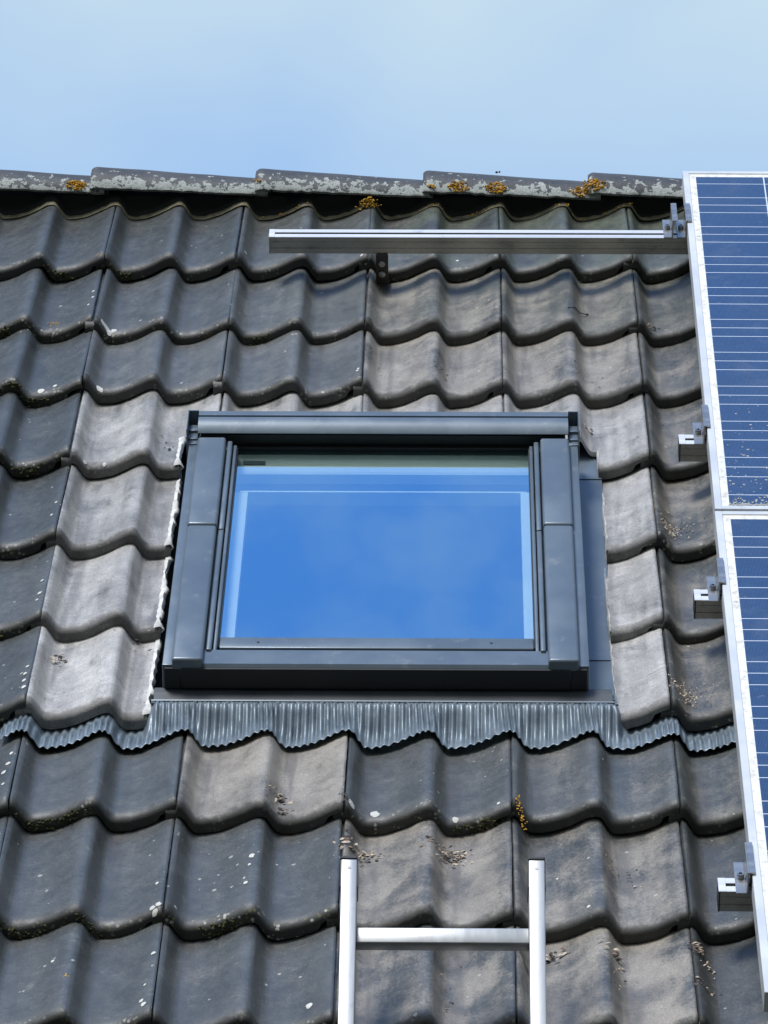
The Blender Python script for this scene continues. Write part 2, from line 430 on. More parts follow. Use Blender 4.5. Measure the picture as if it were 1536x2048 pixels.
def clump(mb, c, r, k, rng, flat=.5, mi=0, lo=.25, hi=.55):
    """a crust of small lumps around c"""
    for _ in range(k):
        a = rng.random() * 6.283; d = r * math.sqrt(rng.random())
        x, y = c[0] + d * math.cos(a), c[1] + d * math.sin(a) * .8
        z = c[2](x, y) if callable(c[2]) else c[2]
        rr = r * rng.uniform(lo, hi) * .5
        bm = bmesh.new(); bmesh.ops.create_icosphere(bm, subdivisions=1, radius=rr)
        for v in bm.verts:
            v.co *= 1 + rng.uniform(-.3, .3); v.co.z *= flat; v.co += Vector((x, y, z))
        bm.verts.index_update()
        mb.add([v.co[:] for v in bm.verts], [[v.index for v in f.verts] for f in bm.faces], mi); bm.free()


C0 = {-1: -.90, 0: -.60, 1: -.30, 2: 0.0, 3: .30, 4: .60}
# (course, column): dust, pale, speck, green, tone, label
TT = {
 (0, -1): (.05, 0, .35, 0, 1.0, 'dark slate grey tile at the left end of the course right under the ridge'),
 (0, 0): (.05, 0, .25, 0, 1.05, 'dark tile under the ridge, left neighbour of the one behind the loose rail end'),
 (0, 1): (.08, .05, .3, .1, 1.0, 'tile under the ridge that the loose left end of the long rail crosses'),
 (0, 2): (.22, 0, .3, .55, .95, 'greenish tile under the ridge, just right of the black hook of the long rail'),
 (0, 3): (.20, 0, .25, .65, .92, 'greenish tile under the ridge, behind the long rail and left of the clamps'),
 (0, 4): (.18, 0, .2, .6, .9, 'tile under the ridge half hidden by the upper solar panel and its clamps'),
 (1, -1): (.04, 0, .5, 0, 1.0, 'dark tile with a yellow lichen stain, leftmost in the second course'),
 (1, 0): (.10, .03, .5, 0, 1.05, 'speckled dark tile with a pale crust at its lower left corner, second course'),
 (1, 1): (.16, .08, .25, .1, 1.05, 'slate tile turning pale on its right crest, left of the hook in the second course'),
 (1, 2): (.55, .05, .1, .25, .85, 'brownish dusty tile right below the black hook of the long rail'),
 (1, 3): (.52, .03, .1, .35, .82, 'brownish tile with a dry twig, below the right half of the long rail'),
 (1, 4): (.38, 0, .1, .35, .8, 'greenish brown tile beside the upper solar panel, second course below ridge'),
 (2, -1): (.06, 0, .5, 0, 1.0, 'dark tile with a mossy nose, leftmost in the third course below the ridge'),
 (2, 0): (.10, .10, .25, 0, 1.05, 'bluish tile with a pale right crest, just above the top left corner of the window'),
 (2, 1): (.10, .10, .3, 0, 1.0, 'dark tile with pale scuffs above the left half of the window hood'),
 (2, 2): (.66, .16, .12, 0, .88, 'dusty beige tile with crumbs in its valley, above the middle of the window hood'),
 (2, 3): (.66, .14, .12, 0, .86, 'dusty beige tile above the right end of the window hood'),
 (2, 4): (.42, .05, .1, .1, .85, 'brown tile with a scratch beside the upper solar panel, third course below the ridge'),
 (3, -1): (.06, 0, .5, 0, 1.0, 'dark tile at the left edge, level with the window hood'),
 (3, 0): (.35, .75, .25, 0, .95, 'pale tile cut to an L round the top left corner of the window'),
 (3, 1): (.5, .62, .1, 0, .95, 'pale strip of cut tile showing over the left half of the window hood'),
 (3, 2): (.5, .62, .1, 0, .92, 'pale strip of cut tile showing over the right half of the window hood'),
 (3, 3): (.35, .72, .1, 0, .92, 'mottled pale tile cut round the top right corner of the window'),
 (3, 4): (.40, .05, .1, .05, .85, 'brownish tile behind the rail stub of the upper solar panel'),
 (4, -1): (.08, 0, .4, 0, 1.0, 'dark tile at the left edge, level with the top of the glass'),
 (4, 0): (.30, .62, .15, 0, .95, 'pale grey cut tile left of the window, second from the top in its cut stack'),
 (4, 3): (.35, .78, .1, 0, .92, 'pale narrow cut tile right of the window, second from the top in its cut stack'),
 (4, 4): (.45, .05, .55, .05, .85, 'tile with gritty white debris, beside the joint of the two solar panels'),
 (5, -1): (.08, .04, .5, 0, 1.0, 'dark tile with white specks along its right edge, level with the middle of the glass'),
 (5, 0): (.30, .70, .12, 0, .98, 'pale grey cut tile left of the window, third from the top in its cut stack'),
 (5, 3): (.35, .92, .08, 0, .95, 'pale narrow cut tile right of the window, third from the top in its cut stack'),
 (5, 4): (.36, .04, .15, .05, .85, 'plain tile behind the rail stub at the top of the lower solar panel'),
 (6, -1): (.08, .02, .5, 0, .95, 'dark tile at the left edge, level with the bottom of the window'),
 (6, 0): (.30, .95, .1, 0, 1.02, 'palest cut tile with crumbs, resting on the left end of the pleated flashing'),
 (6, 3): (.35, .95, .1, 0, .98, 'pale narrow cut tile with scuffs, resting on the right end of the pleated flashing'),
 (6, 4): (.42, .04, .55, .05, .85, 'gritty tile lying over the far right end of the pleated flashing'),
 (7, -1): (.06, .03, .8, 0, .95, 'sliver of specked tile at the left edge, just below the pleated flashing'),
 (7, 0): (.10, .02, .25, 0, 1.08, 'bluish slate tile right below the left end of the pleated flashing'),
 (7, 1): (.80, .12, .12, 0, .95, 'beige dusty tile with a leaf clump, right below the pleated flashing'),
 (7, 2): (.16, .05, .55, .03, .95, 'dark specked tile below the middle of the pleated flashing'),
 (7, 3): (.24, .05, .2, 0, 1.0, 'slate tile with a grey right crest, below the right part of the pleated flashing'),
 (7, 4): (.32, .02, .2, .15, .85, 'tile below the pleated flashing, beside the lower solar panel'),
 (8, -1): (.08, .03, .6, 0, .97, 'thin sliver of tile at the left edge, two courses below the pleated flashing'),
 (9, -1): (.06, .02, .4, 0, 1.0, 'dark tile just left of the one in the bottom left corner'),
 (8, 0): (.10, .04, .4, 0, 1.0, 'dark tile with whitish smears, leftmost in the second course below the flashing'),
 (8, 1): (.14, .03, 1.5, 0, .98, 'heavily white speckled tile left of the ladder top'),
 (8, 2): (.62, .06, .12, 0, .85, 'dusty tile between the two ladder stiles, above the rung'),
 (8, 3): (.46, .05, .15, 0, .88, 'tile half blue and half dusty behind the right ladder stile'),
 (8, 4): (.24, .02, .25, .05, .85, 'tile behind the lowest rail stub'),
 (9, 0): (.07, .02, .5, 0, 1.02, 'dark tile with a few white spots in the bottom left corner'),
 (9, 1): (.16, .04, .4, 0, 1.0, 'tile with a bluish middle crest, left of the left ladder stile at the bottom'),
 (9, 2): (.46, .05, .15, 0, .85, 'tile seen between the ladder stiles, below the rung'),
 (9, 3): (.62, .05, .12, 0, .9, 'dusty grey tile right of the ladder at the bottom'),
 (9, 4): (.18, .02, .3, 0, .85, 'tile in the bottom right corner below the lower solar panel'),
}
TOFF = {(2, 0): .013, (0, -1): -.004, (1, -1): .006, (7, 3): .004, (4, 0): .004, (4, 3): -.005}
LIFT = {(6, -1): .004, (6, 0): .004, (6, 3): .005, (6, 4): .003}
trng = random.Random(11)
TILES = {}
for (r, c), (du, pa, sp_, gr, tone, lab) in TT.items():
    keep = ucut = tcut = None
    t_off = TOFF.get((r, c), 0) + trng.uniform(-.003, .003)
    nose = NOSE[r] + t_off
    if 3 <= r <= 6 and c == 0:
        ucut = .6 - .3725 + trng.uniform(-.003, .003)
        if r == 3:
            tcut = -.806 - nose
            keep = lambda u, t, uc=ucut, tc=tcut: u < uc or t > tc
        else: keep = lambda u, t, uc=ucut: u < uc
    elif 3 <= r <= 6 and c == 3:
        ucut = .200 + trng.uniform(-.002, .003) if r > 3 else .196
        if r == 3:
            tcut = -.862 - nose
            keep = lambda u, t, uc=ucut, tc=tcut: u > uc or t > tc
        else: keep = lambda u, t, uc=ucut: u > uc
    elif r == 3 and c in (1, 2):
        tcut = -.812 - nose
        keep = lambda u, t, tc=tcut: t > tc
    o = bpy.data.objects.new('roof_tile', tile_mesh(trng, keep, ucut, tcut)); COL.objects.link(o)
    on_roof(o, C0[c] + trng.uniform(-.0016, .0016), nose, trng.uniform(-.0008, .0022) + LIFT.get((r, c), 0), rad(trng.uniform(-.42, .42)), rad(trng.uniform(-.25, .25)), rad(trng.uniform(-.4, .4)))
    o['dust'] = float(du); o['pale'] = float(pa); o['speck'] = float(sp_); o['green'] = float(gr); o['tone'] = float(tone); o['seed'] = trng.random() * 40
    tag(o, lab, 'roof tile', 'interlocking roof tiles')
    TILES[(r, c)] = o
    # burr of pale mortar along the cut edge
    if ucut is not None:
        mb = MB(); t = .004; ez = random.Random(int(r * 10 + c))
        sgn = -1 if c == 0 else 1
        pw = None; vs = []; fs = []
        t_end = min(tcut if tcut else .33, .33)
        k = 0
        while t < t_end:
            wv = mnoise.noise(Vector((t * 26, r + c * 3.1, 2.2)))
            w_ = (.0035 + .003 * max(wv, -.6) + ez.uniform(0, .0018)) * (1.5 if c == 0 else .55)
            if c == 0 and t < .03: w_ += .006 * (1 - t / .03)
            z = -AMP * (1 - wave((ucut % (W / 2)) / (W / 2))) - t * TILT - max(0, .011 - t) * .8
            e = ucut + .0045 * wv * (1 if c == 0 else .6)
            vs += [(e + sgn * w_ * .9, t, z + .0012), (e - sgn * w_ * .15, t, z + .0035 + ez.uniform(0, .0015)), (e - sgn * w_ * .8, t, z - .004), (e - sgn * w_ * .2, t, z - .012)]
            if k: 
                for q in range(3): fs.append((4 * k - 4 + q, 4 * k - 3 + q, 4 * k + 1 + q, 4 * k + q))
            k += 1; t += ez.uniform(.005, .011)
        mb.add(vs, fs); mb.build('cut_rim', M['cut'], o, smooth=True, angle=80)

# crusts of moss on some noses, part of their tile
MOSS = {(2, -1): [(.14, .02), (.20, .015)], (1, 1): [(.07, .016)], (7, 0): [(.05, .014), (.11, .02)], (8, 0): [(.06, .02), (.17, .012)], (8, 1): [(.1, .018)],
        (7, 2): [(.22, .024), (.27, .016)], (3, -1): [(.21, .02)], (0, 0): [(.05, .012)], (5, -1): [(.2, .018)], (0, -1): [(.2, .013)], (1, -1): [(.1, .012)]}
for key, lst in MOSS.items():
    mr = random.Random(key[0] * 31 + key[1] * 7 + 3)
    for u0, r0 in lst:
        mb = MB()
        for _ in range(46):
            u = u0 + mr.gauss(0, r0); 
            if not .01 < u < .285: continue
            z = -AMP * (1 - wave_u(u)) - mr.uniform(.008, .028)
            clump(mb, (u, .0005 + mr.uniform(-.001, .005), z), .006, 2, mr, .8, 0, .6, 1.3)
        if mb.v: mb.build('moss', M['moss'], TILES[key], smooth=True, angle=80)

# ------------------------------------------------------------------ ridge
def ridge_cap(u0, u1, lift0, lift1, label, seed):
    """half-round cap; its left end is the wide collar that rides over the neighbour"""
    L = u1 - u0; NS = 26; NL = 30
    vs = []; fs = []; cols = []
    sec = []
    for i in range(NL + 1):
        f = (i / NL) ** 1.6
        k = 1.0 - .11 * f
        if f < .035: k += -.075 * (1 - f / .035) ** 2.5
        lift = lift0 + (lift1 - lift0) * f
        for lay in (0, 1):
            for a in range(NS + 1):
                th = math.pi * (a / NS)
                y = -math.cos(th); z = math.sin(th)
                y = math.copysign(abs(y) ** .9, y)
                rw, rh = .112 * k - lay * .013, .083 * (k - .10 * f) - lay * .013
                e = .0015 * mnoise.noise(Vector((f * 6 + seed, y * 4, z * 3)))
                ee = (.003 * mnoise.noise(Vector((f * 40, seed, 1))) if a in (0, NS) else 0)
                vs.append((u0 + L * f + (.002 * mnoise.noise(Vector((th * 5, seed, 3))) if i in (0, NL) else 0), y * (rw + e), z * (rh + e) + lift + ee))
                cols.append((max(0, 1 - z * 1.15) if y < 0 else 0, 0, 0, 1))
    S = 2 * (NS + 1)
    id_ = lambda i, lay, a: i * S + lay * (NS + 1) + a
    for i in range(NL):
        for a in range(NS):
            fs.append((id_(i, 0, a), id_(i + 1, 0, a), id_(i + 1, 0, a + 1), id_(i, 0, a + 1)))
            fs.append((id_(i, 1, a), id_(i, 1, a + 1), id_(i + 1, 1, a + 1), id_(i + 1, 1, a)))
        for a in (0, NS): fs.append((id_(i, 0, a), id_(i, 1, a), id_(i + 1, 1, a), id_(i + 1, 0, a)))
    for i in (0, NL):
        for a in range(NS): fs.append((id_(i, 0, a), id_(i, 0, a + 1), id_(i, 1, a + 1), id_(i, 1, a)))
    me = bpy.data.meshes.new('ridge_tile'); me.from_pydata(vs, [], fs); me.materials.append(M['ridge'])
    ca = me.attributes.new('wear', 'FLOAT_COLOR', 'POINT'); ca.data.foreach_set('color', [x for c in cols for x in c])
    bm = bmesh.new(); bm.from_mesh(me); bmesh.ops.recalc_face_normals(bm, faces=bm.faces)
    for f in bm.faces: f.smooth = True
    for e in bm.edges:
        if len(e.link_faces) == 2 and e.calc_face_angle(0) > rad(40): e.smooth = False
    bm.to_mesh(me); bm.free()
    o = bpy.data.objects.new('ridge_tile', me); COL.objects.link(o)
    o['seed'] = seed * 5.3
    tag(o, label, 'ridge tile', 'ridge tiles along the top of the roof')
    return o

edge_w = roof_pt(0, .335, -.002)              # lower front edge of the caps
RY, RZ = edge_w.y + .112, edge_w.z
RIDGE_TILT = rad(-.55)
def ridge_mat(u): return Matrix.Translation((u, RY, RZ + (u) * math.tan(RIDGE_TILT)))
caps = [(-1.045, .010, .0, 'lichen crusted ridge tile at the left end with one round orange patch'),
        (-.660, .009, .0, 'ridge tile second from the left, grey crust along its whole lower half'),
        (-.272, .009, .0, 'ridge tile with scattered grey crust, above the loose end of the long rail'),
        (.122, .009, .0, 'ridge tile with two small orange lichen patches on its lower edge'),
        (.512, .009, .0, 'rightmost ridge tile with a big orange patch, running behind the upper solar panel')]
CAPS = []
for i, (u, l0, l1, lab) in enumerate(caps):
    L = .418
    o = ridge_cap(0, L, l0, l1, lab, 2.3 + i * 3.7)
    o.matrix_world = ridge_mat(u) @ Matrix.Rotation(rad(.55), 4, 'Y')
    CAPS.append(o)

def cap_lichen(o, spots, seed):
    r_ = random.Random(seed)
    for x, th, rr, k in spots:
        mb = MB()
        for _ in range(k):
            a = r_.random() * 6.283; d = rr * math.sqrt(r_.random())
            xx = x + d * math.cos(a) * 1.15; tt = th + d * math.sin(a) / .1
            y, z = -math.cos(tt), math.sin(tt)
            y = math.copysign(abs(y) ** .9, y)
            f = max(0, min(1, xx / .418)); kk = 1 - .11 * f
            clump(mb, (xx, y * .113 * kk, z * .083 * (kk - .1 * f) + .012 * (1 - f)), .0048, 2, r_, .75, 0, .4, 1.2)
        mb.build('lichen', M['orange'], o, smooth=True, angle=70)
cap_lichen(CAPS[0], [(.352, .24, .021, 100)], 1)
cap_lichen(CAPS[3], [(.085, .17, .019, 70), (.172, .20, .020, 80), (.02, .12, .008, 12), (.372, .22, .022, 90)], 2)
cap_lichen(CAPS[4], [(.012, .24, .022, 90)], 3)
cap_lichen(CAPS[2], [(.006, .25, .007, 9)], 4)
mb = MB(); clump(mb, (.175, -.01, .097), .006, 5, random.Random(4), .9, 0, .6, 1.0); mb.build('moss', M['black'], CAPS[3], smooth=True)  # black lump standing for a tiny bug, not moss

# ventilating roll under the caps: black apron with an aged wavy lower edge
rt = thing('ridge_seal', 'black sealing strip under the ridge tiles with an aged wavy lower edge', 'sealing strip', -.1, .31, 0)
vs = []; fs = []; N = 500
def edge_t(u): return .336 + .006 * mnoise.noise(Vector((u * 6, 1.3, 0)))
for i in range(N + 1):
    u = -1.06 + i * (1.95) / N
    te = edge_t(u)
    b0 = surf(0, u, te) + .0035; 
    rows = [(te + .012, b0 - .004), (te + .004, b0 + .001 + .002 * mnoise.noise(Vector((u * 40, 0, 0)))), (te + .012, b0 + .010), (te + .02, max(b0 + .014, -.052)), (te + .03, -.022), (te + .05, -.03)]
    vs += [(u + .1, t - .31, n) for t, n in rows]
K = 6
for i in range(N):
    for k in range(K - 1):
        fs.append((i * K + k, (i + 1) * K + k, (i + 1) * K + k + 1, i * K + k + 1))
mb = MB(); mb.add(vs, fs); mb.build('strip', M['vent'], rt, smooth=True, angle=80)
vs = []; fs = []
for i in range(N + 1):
    u = -1.06 + i * 1.95 / N
    te = edge_t(u); b0 = surf(0, u, te) + .0035
    hh = .0030 + .0022 * mnoise.noise(Vector((u * 13, 4, 0))) + .002 * mnoise.noise(Vector((u * 70, 8, 0)))
    jj = .003 * mnoise.noise(Vector((u * 35, 2, 5)))
    rows = [(te - .004 + jj, b0 - .003), (te - .007 + jj, b0 + hh * .5), (te - .003 + jj, b0 + hh), (te + .010, b0 + hh + .001)]
    vs += [(u + .1, t - .31, n) for t, n in rows]
for i in range(N):
    for k in range(3): fs.append((i * 4 + k, (i + 1) * 4 + k, (i + 1) * 4 + k + 1, i * 4 + k + 1))
mb = MB(); mb.add(vs, fs); mb.build('aged_edge', M['vedge'], rt, smooth=True, angle=80)
mb = MB(); r_ = random.Random(5)
for _ in range(46):
    u = -.005 + max(-.026, min(.026, r_.gauss(0, .013))); clump(mb, (u + .1, edge_t(u) - .31 - .006 + r_.uniform(-.008, .008), surf(0, u, .30) + r_.uniform(.0, .022)), .006, 2, r_, .8, 0, .4, 1.0)
mb.build('lichen', M['orange'], rt, smooth=True, angle=70)
for u0 in (.15, .46, -.2, .25, .57):
    mb = MB()
    for _ in range(9):
        u = u0 + r_.gauss(0, .02); clump(mb, (u + .1, edge_t(u) - .31 - .006, surf(0, u, .30) + r_.uniform(.003, .009)), .004, 2, r_, .7, 0, .3, 1.0)
    mb.build('lichen', M['orange'], rt, smooth=True, angle=70)

# ------------------------------------------------------------------ roof body
hb = thing('roof_slope', 'dark felted roof slope showing through the gaps round the window', 'roof', 0, -1.5, -.12)
mb = MB()
# a sheet with an opening for the window, 30 mm thick
for (a, b, c, d) in ((-1.6, -.345, -3.4, .42), (.445, 2.3, -3.4, .42), (-.345, .445, -3.4, -1.885), (-.345, .445, -.872, .42)):
    mb.box(a, b, c + 1.5, d + 1.5, -.03, 0)
mb.build('felt_slope', M['under'], hb)
apex = roof_pt(0, .36, -.13)
mbw = MB()
ap = (RO @ Matrix.Translation((0, -1.5, -.12))).inverted()
q = [Vector((x, y, z)) for x, y, z in ((-1.6, apex.y + .01, apex.z), (2.3, apex.y + .01, apex.z), (2.3, apex.y + 3.0, apex.z - 3.0), (-1.6, apex.y + 3.0, apex.z - 3.0))]
off = Vector((0, -.02, -.03))
mbw.add([ap @ v for v in q] + [ap @ (v + off) for v in q], [(0, 1, 2, 3), (7, 6, 5, 4), (0, 4, 5, 1), (1, 5, 6, 2), (2, 6, 7, 3), (3, 7, 4, 0)])
mbw.build('rear_slope', M['under'], hb)

# ------------------------------------------------------------------ roof window
UL, UR = -.3465, .450
WT, WB = -.900, -1.881
win = thing('roof_window', 'grey aluminium clad roof window with blue sky mirrored in its glass', 'roof window', .05, -1.38, 0)
OX = (.05, -1.38, 0)
def B(*a, bev=.0015, **k): return MB().box(*a, bev=bev, **k)
# frame: four bars down to the roof
mb = MB(); mb.box(UL, UL + .026, WB, -1.008, -.06, .045, .002)
mb.box(UR - .026, UR, WB, -1.008, -.06, .045, .002)
mb.box(UL + .026, UL + .078, WB + .012, WT, -.06, .034); mb.box(UR - .078, UR - .026, WB + .012, WT, -.06, .034)
mb.box(UL + .078, UR - .078, -.945, WT, -.06, .034)
mb.build('frame', M['clad'], win, OX, True)
# bottom rail cladding: softly curved face, black strips beneath paint its shade
prof = [(WB, -.004), (WB - .002, .040), (WB + .003, .0458), (WB + .03, .0476), (WB + .052, .0462), (WB + .057, .0425), (WB + .057, .02), (WB + .02, -.004)]
mb = MB(); mb.prism(prof, UL + .0265, UR - .0265); mb.build('bottom_cladding', M['clad'], win, OX, True, 28)
mb = MB(); mb.box(UL + .036, UR - .036, WB - .008, WB - .0025, -.002, .0405, .0012); mb.box(UL + .004, UL + .034, WB - .0055, WB - .0005, -.004, .040, .001); mb.box(UR - .034, UR - .004, WB - .0055, WB - .0005, -.004, .040, .001)
mb.build('sill_shade_strip', M['rubber'], win, OX)
# side covers: an upper and a lower length on each side, the upper one lapping over
for a, b, jt in ((-.3285, -.2705, -1.372), (.3735, .4315, -1.367)):
    mb = MB(); mb.box(a, b, WB - .006, jt - .0012, .034, .0615, .006, 3); mb.build('side_cover', M['clad'], win, OX, True, 50)
    mb = MB(); mb.box(a - .0006, b + .0006, jt + .0012, -1.004, .034, .0625, .006, 3); mb.build('side_cover', M['clad'], win, OX, True, 50)
# sash: slim profiles beside the glass
for s_, e in ((1, -.2705), (-1, .3735)):
    def bx(mb, d0, d1, *r, **k):
        x0, x1 = e + s_ * d0, e + s_ * d1
        mb.box(min(x0, x1), max(x0, x1), *r, **k)
    mb = MB(); bx(mb, .0035, .0135, -1.836, -1.376, .02, .052, bev=.0025); bx(mb, .0035, .0135, -1.3735, -1.004, .02, .0528, bev=.0025)
    bx(mb, .0155, .0225, -1.836, -1.004, .015, .043, bev=.002)
    mb.build('sash_profile', M['clad'], win, OX, True, 50)
    mb = MB(); bx(mb, .0225, .0245, -1.80, -1.004, .01, .036, bev=0); mb.build('gasket', M['rubber'], win, OX)
mb = MB(); mb.box(-.246, .349, -1.796, -1.756, .012, .0315, .003, 2); mb.build('sash_bottom_rail', M['clad'], win, OX, True, 50)
mb = MB(); mb.box(-.2695, .3725, -1.822, -1.797, -.01, .016); mb.build('gasket', M['rubber'], win, OX)
for x in (-.172, .268):
    mb = MB(); mb.cyl((x, -1.776, .0312), (0, 0, 1), .0028, .0012, 10); mb.build('screw', M['black'], win, OX)
# glass
gl = MB(); gl.box(-.2462, .3492, -1.7565, -.992, .019, .0245)
gl.mi = [0 if min(gl.v[i][2] for i in f) > .024 else 1 for f in gl.f]
m, nt_g = newmat('clear_inner_glass_face'); s = NT(nt_g)
tr = s.n('ShaderNodeBsdfTransparent'); og = s.n('ShaderNodeOutputMaterial'); s.link(tr.outputs[0], og.inputs[0]); M['clear'] = m
gob = gl.build('glass_pane', [M['glass'], M['clear']], win, OX)
# inner white frame seen through the glass
mb = MB()
mb.box(-.249, -.221, -1.745, -1.128, -.03, .0); mb.box(.332, .352, -1.745, -1.125, -.03, .0)
mb.box(-.238, .345, -1.127, -1.122, -.03, .0005)
mb.prism([(-1.036, -.03), (-1.036, -.008), (-1.031, -.004), (-.996, .014), (-.992, .014), (-.992, -.03)], -.252, .352)
mb.build('inner_frame', M['white'], win, OX)
mb = MB(); mb.prism([(-.988, -.03), (-.988, .004), (-.955, .016), (-.955, -.03)], -.252, .352); mb.build('ventilation_flap', M['offw'], win, OX)
mb = MB(); mb.prism([(-1.0175, .0045), (-1.009, .0090), (-1.009, .0075), (-1.0175, .0030)], -.236, -.190); mb.build('type_plate', M['black'], win, OX)
# dark lining of the shaft
mb = MB()
mb.box(-.352, -.25, WB, WT, -.46, -.061); mb.box(.353, .452, WB, WT, -.46, -.061); mb.box(-.25, .353, -.98, WT, -.46, -.061)
mb.box(-.25, .353, WB, -1.79, -.46, -.061); mb.box(-.352, .452, WB, WT, -.49, -.4605)
mb.build('shaft_lining', M['dark'], win, OX)
# top hood: curved lip facing the street
hp = [(-.915, .036), (-.915, .072), (-.922, .0785), (-.938, .0805), (-.9435, .0800), (-.9445, .0755), (-.9490, .0755), (-.9500, .0795)]
for i in range(9):
    f = i / 8; hp.append((-.952 - .036 * f, .0795 - .002 * f - .012 * f ** 2.2))
hp += [(-.9905, .0632), (-.9890, .0612), (-.980, .0618), (-.978, .055), (-.93, .052), (-.93, .036)]
mb = MB(); mb.prism(hp, -.329, .431); mb.build('top_hood', M['clad'], win, OX, True, 28)
mb = MB(); mb.box(-.3235, .4255, -.976, -.93, .012, .0515); mb.box(-.2695, .3725, -.990, -.976, .0255, .030); mb.build('hood_shade_block', M['rubber'], win, OX)  # black filler boxes paint the shade under the hood
for a in (-1, 1):
    e = -.329 if a < 0 else .431
    def X(d0, d1): return (e + a * d0, e + a * d1) if a > 0 else (e + a * d1, e + a * d0)
    mb = MB(); x0, x1 = X(.0206, .0228); mb.box(x0, x1, -1.006, -.918, -.03, .080, .001)
    x0, x1 = X(.0008, .0206); mb.box(x0, x1, -.990, -.965, .02, .050, .002); mb.box(x0, x1, -.965, -.94, .02, .056, .002)
    mb.box(x0, x1, -1.006, -.9905, .02, .0462, .001); mb.box(x0, x1, -.922, -.9185, .02, .079)
    mb.build('hood_bracket', M['clad'], win, OX, True)

# ------------------------------------------------------------------ flashing
fl = thing('window_flashing', 'grey metal flashing round the window with a pleated apron below it', 'flashing', .05, -1.95, -.01)
FO = (.05, -1.95, -.01)
mb = MB()
mb.prism([(-.955, -.062), (-.955, -.060), (-.80, -.060), (-.80, -.062)], .44, .503)
mb.prism([(-1.680, -.064), (-1.680, -.062), (-.9565, -.062), (-.9565, -.064)], .44, .503)
mb.prism([(-1.905, -.016), (-1.905, -.014), (-1.83, -.032), (-1.6815, -.0635), (-1.6815, -.0655), (-1.83, -.034)], .4505, .499)
mb.build('side_gutter', M['clad'], fl, FO)
mb = MB(); mb.prism([(-1.882, -.006), (-1.893, -.0075), (-1.914, -.012), (-1.9165, -.0125), (-1.9165, -.0155), (-1.87, -.012)], -.362, .4935)
mb.build('front_tray', M['cladd'], fl, FO)
mb = MB(); mb.prism([(-1.9155, -.0100), (-1.9185, -.0110), (-1.9185, -.0132), (-1.9155, -.0122)], -.366, .497); mb.build('folded_edge', M['clad'], fl, FO)
# pleated apron
NU, NV = 1500, 22
ua, ub = -.640, .722
PN = 0
vs = []; fs = []
def sm(x): x = min(max(x, 0), 1); return x * x * (3 - 2 * x)
phase = 0; ph = []
for i in range(NU + 1):
    u = ua + (ub - ua) * i / NU
    per = (.0152 - .0048 * wave_u(u) ** 2) * (1 + .38 * mnoise.noise(Vector((u * 55, 7.7, 0))))
    phase += (ub - ua) / NU / per; ph.append(phase)
for i in range(NU + 1):
    u = ua + (ub - ua) * i / NU
    free = sm((u + .385) / .03) * sm((.525 - u) / .03)           # 1 below the window, 0 under the tiles
    wv = wave_u(u)
    jit = mnoise.noise(Vector((math.floor(ph[i]) * 1.7, 3.3, 0)))
    tb = -2.018 + .0022 * jit + .004 * mnoise.noise(Vector((u * 14, 0, 9))) - .008 * (1 - free) + (.004 if 0 else 0)
    tt = -1.9225
    for j in range(NV + 1):
        v = j / NV
        t = tt + (tb - tt) * v
        fan = .016 * v * free * (wv - .35)
        u2 = u + fan * .5
        cl = max(free, sm((v - .25) * 2.2))
        ns = surf(7, u2, t) + .003 + .0085 * cl + .006 * sm((v - .85) / .15) * 0
        flat = -.0150 - .05 * v * .35
        k = sm(v * 1.25) * free + (1 - free)
        n = flat * (1 - k) + ns * k
        # sheet sags smoothly, never below the tile
        n = max(n, ns)
        fr = ph[i] % 1
        pl = (abs(fr * 2 - 1) - .5) * 2
        pl = math.sin(pl * math.pi / 2)
        am = .0043 * (1 + .5 * mnoise.noise(Vector((u * 45, t * 25, 6)))) * (.25 + .75 * sm(v * 5)) * (1 - .62 * sm((v - .55) / .45)) * (1 + .25 * jit)
        n += am * pl * (.4 + .6 * cl) + .0022 * cl
        # pinched top edge
        crush = .0012 * mnoise.noise(Vector((u * 60, t * 60, 1.0))) * sm((v - .4) * 2)
        vs.append((u + fan * .5 + crush * .6, t + .0012 * pl * sm((v - .9) * 10), n + crush))
for i in range(NU):
    for j in range(NV):
        a = i * (NV + 1) + j
        fs.append((a, a + 1, a + NV + 2, a + NV + 1))
mb = MB(); mb.add(vs, fs)
ap_o = mb.build('pleated_apron', M['apron'], fl, FO, True, 70)
sol = ap_o.modifiers.new('thick', 'SOLIDIFY'); sol.thickness = .0009
# crimped top edge
mb = MB(); r_ = random.Random(9)
u = -.366
while u < .497:
    w_ = r_.uniform(.007, .011)
    mb.box(u, u + w_ * .82, -1.9225, -1.9192, -.0165, -.0123 + r_.uniform(-.0006, .0008), .0006, 1); u += w_
mb.build('crimped_edge', M['apron'], fl, FO)

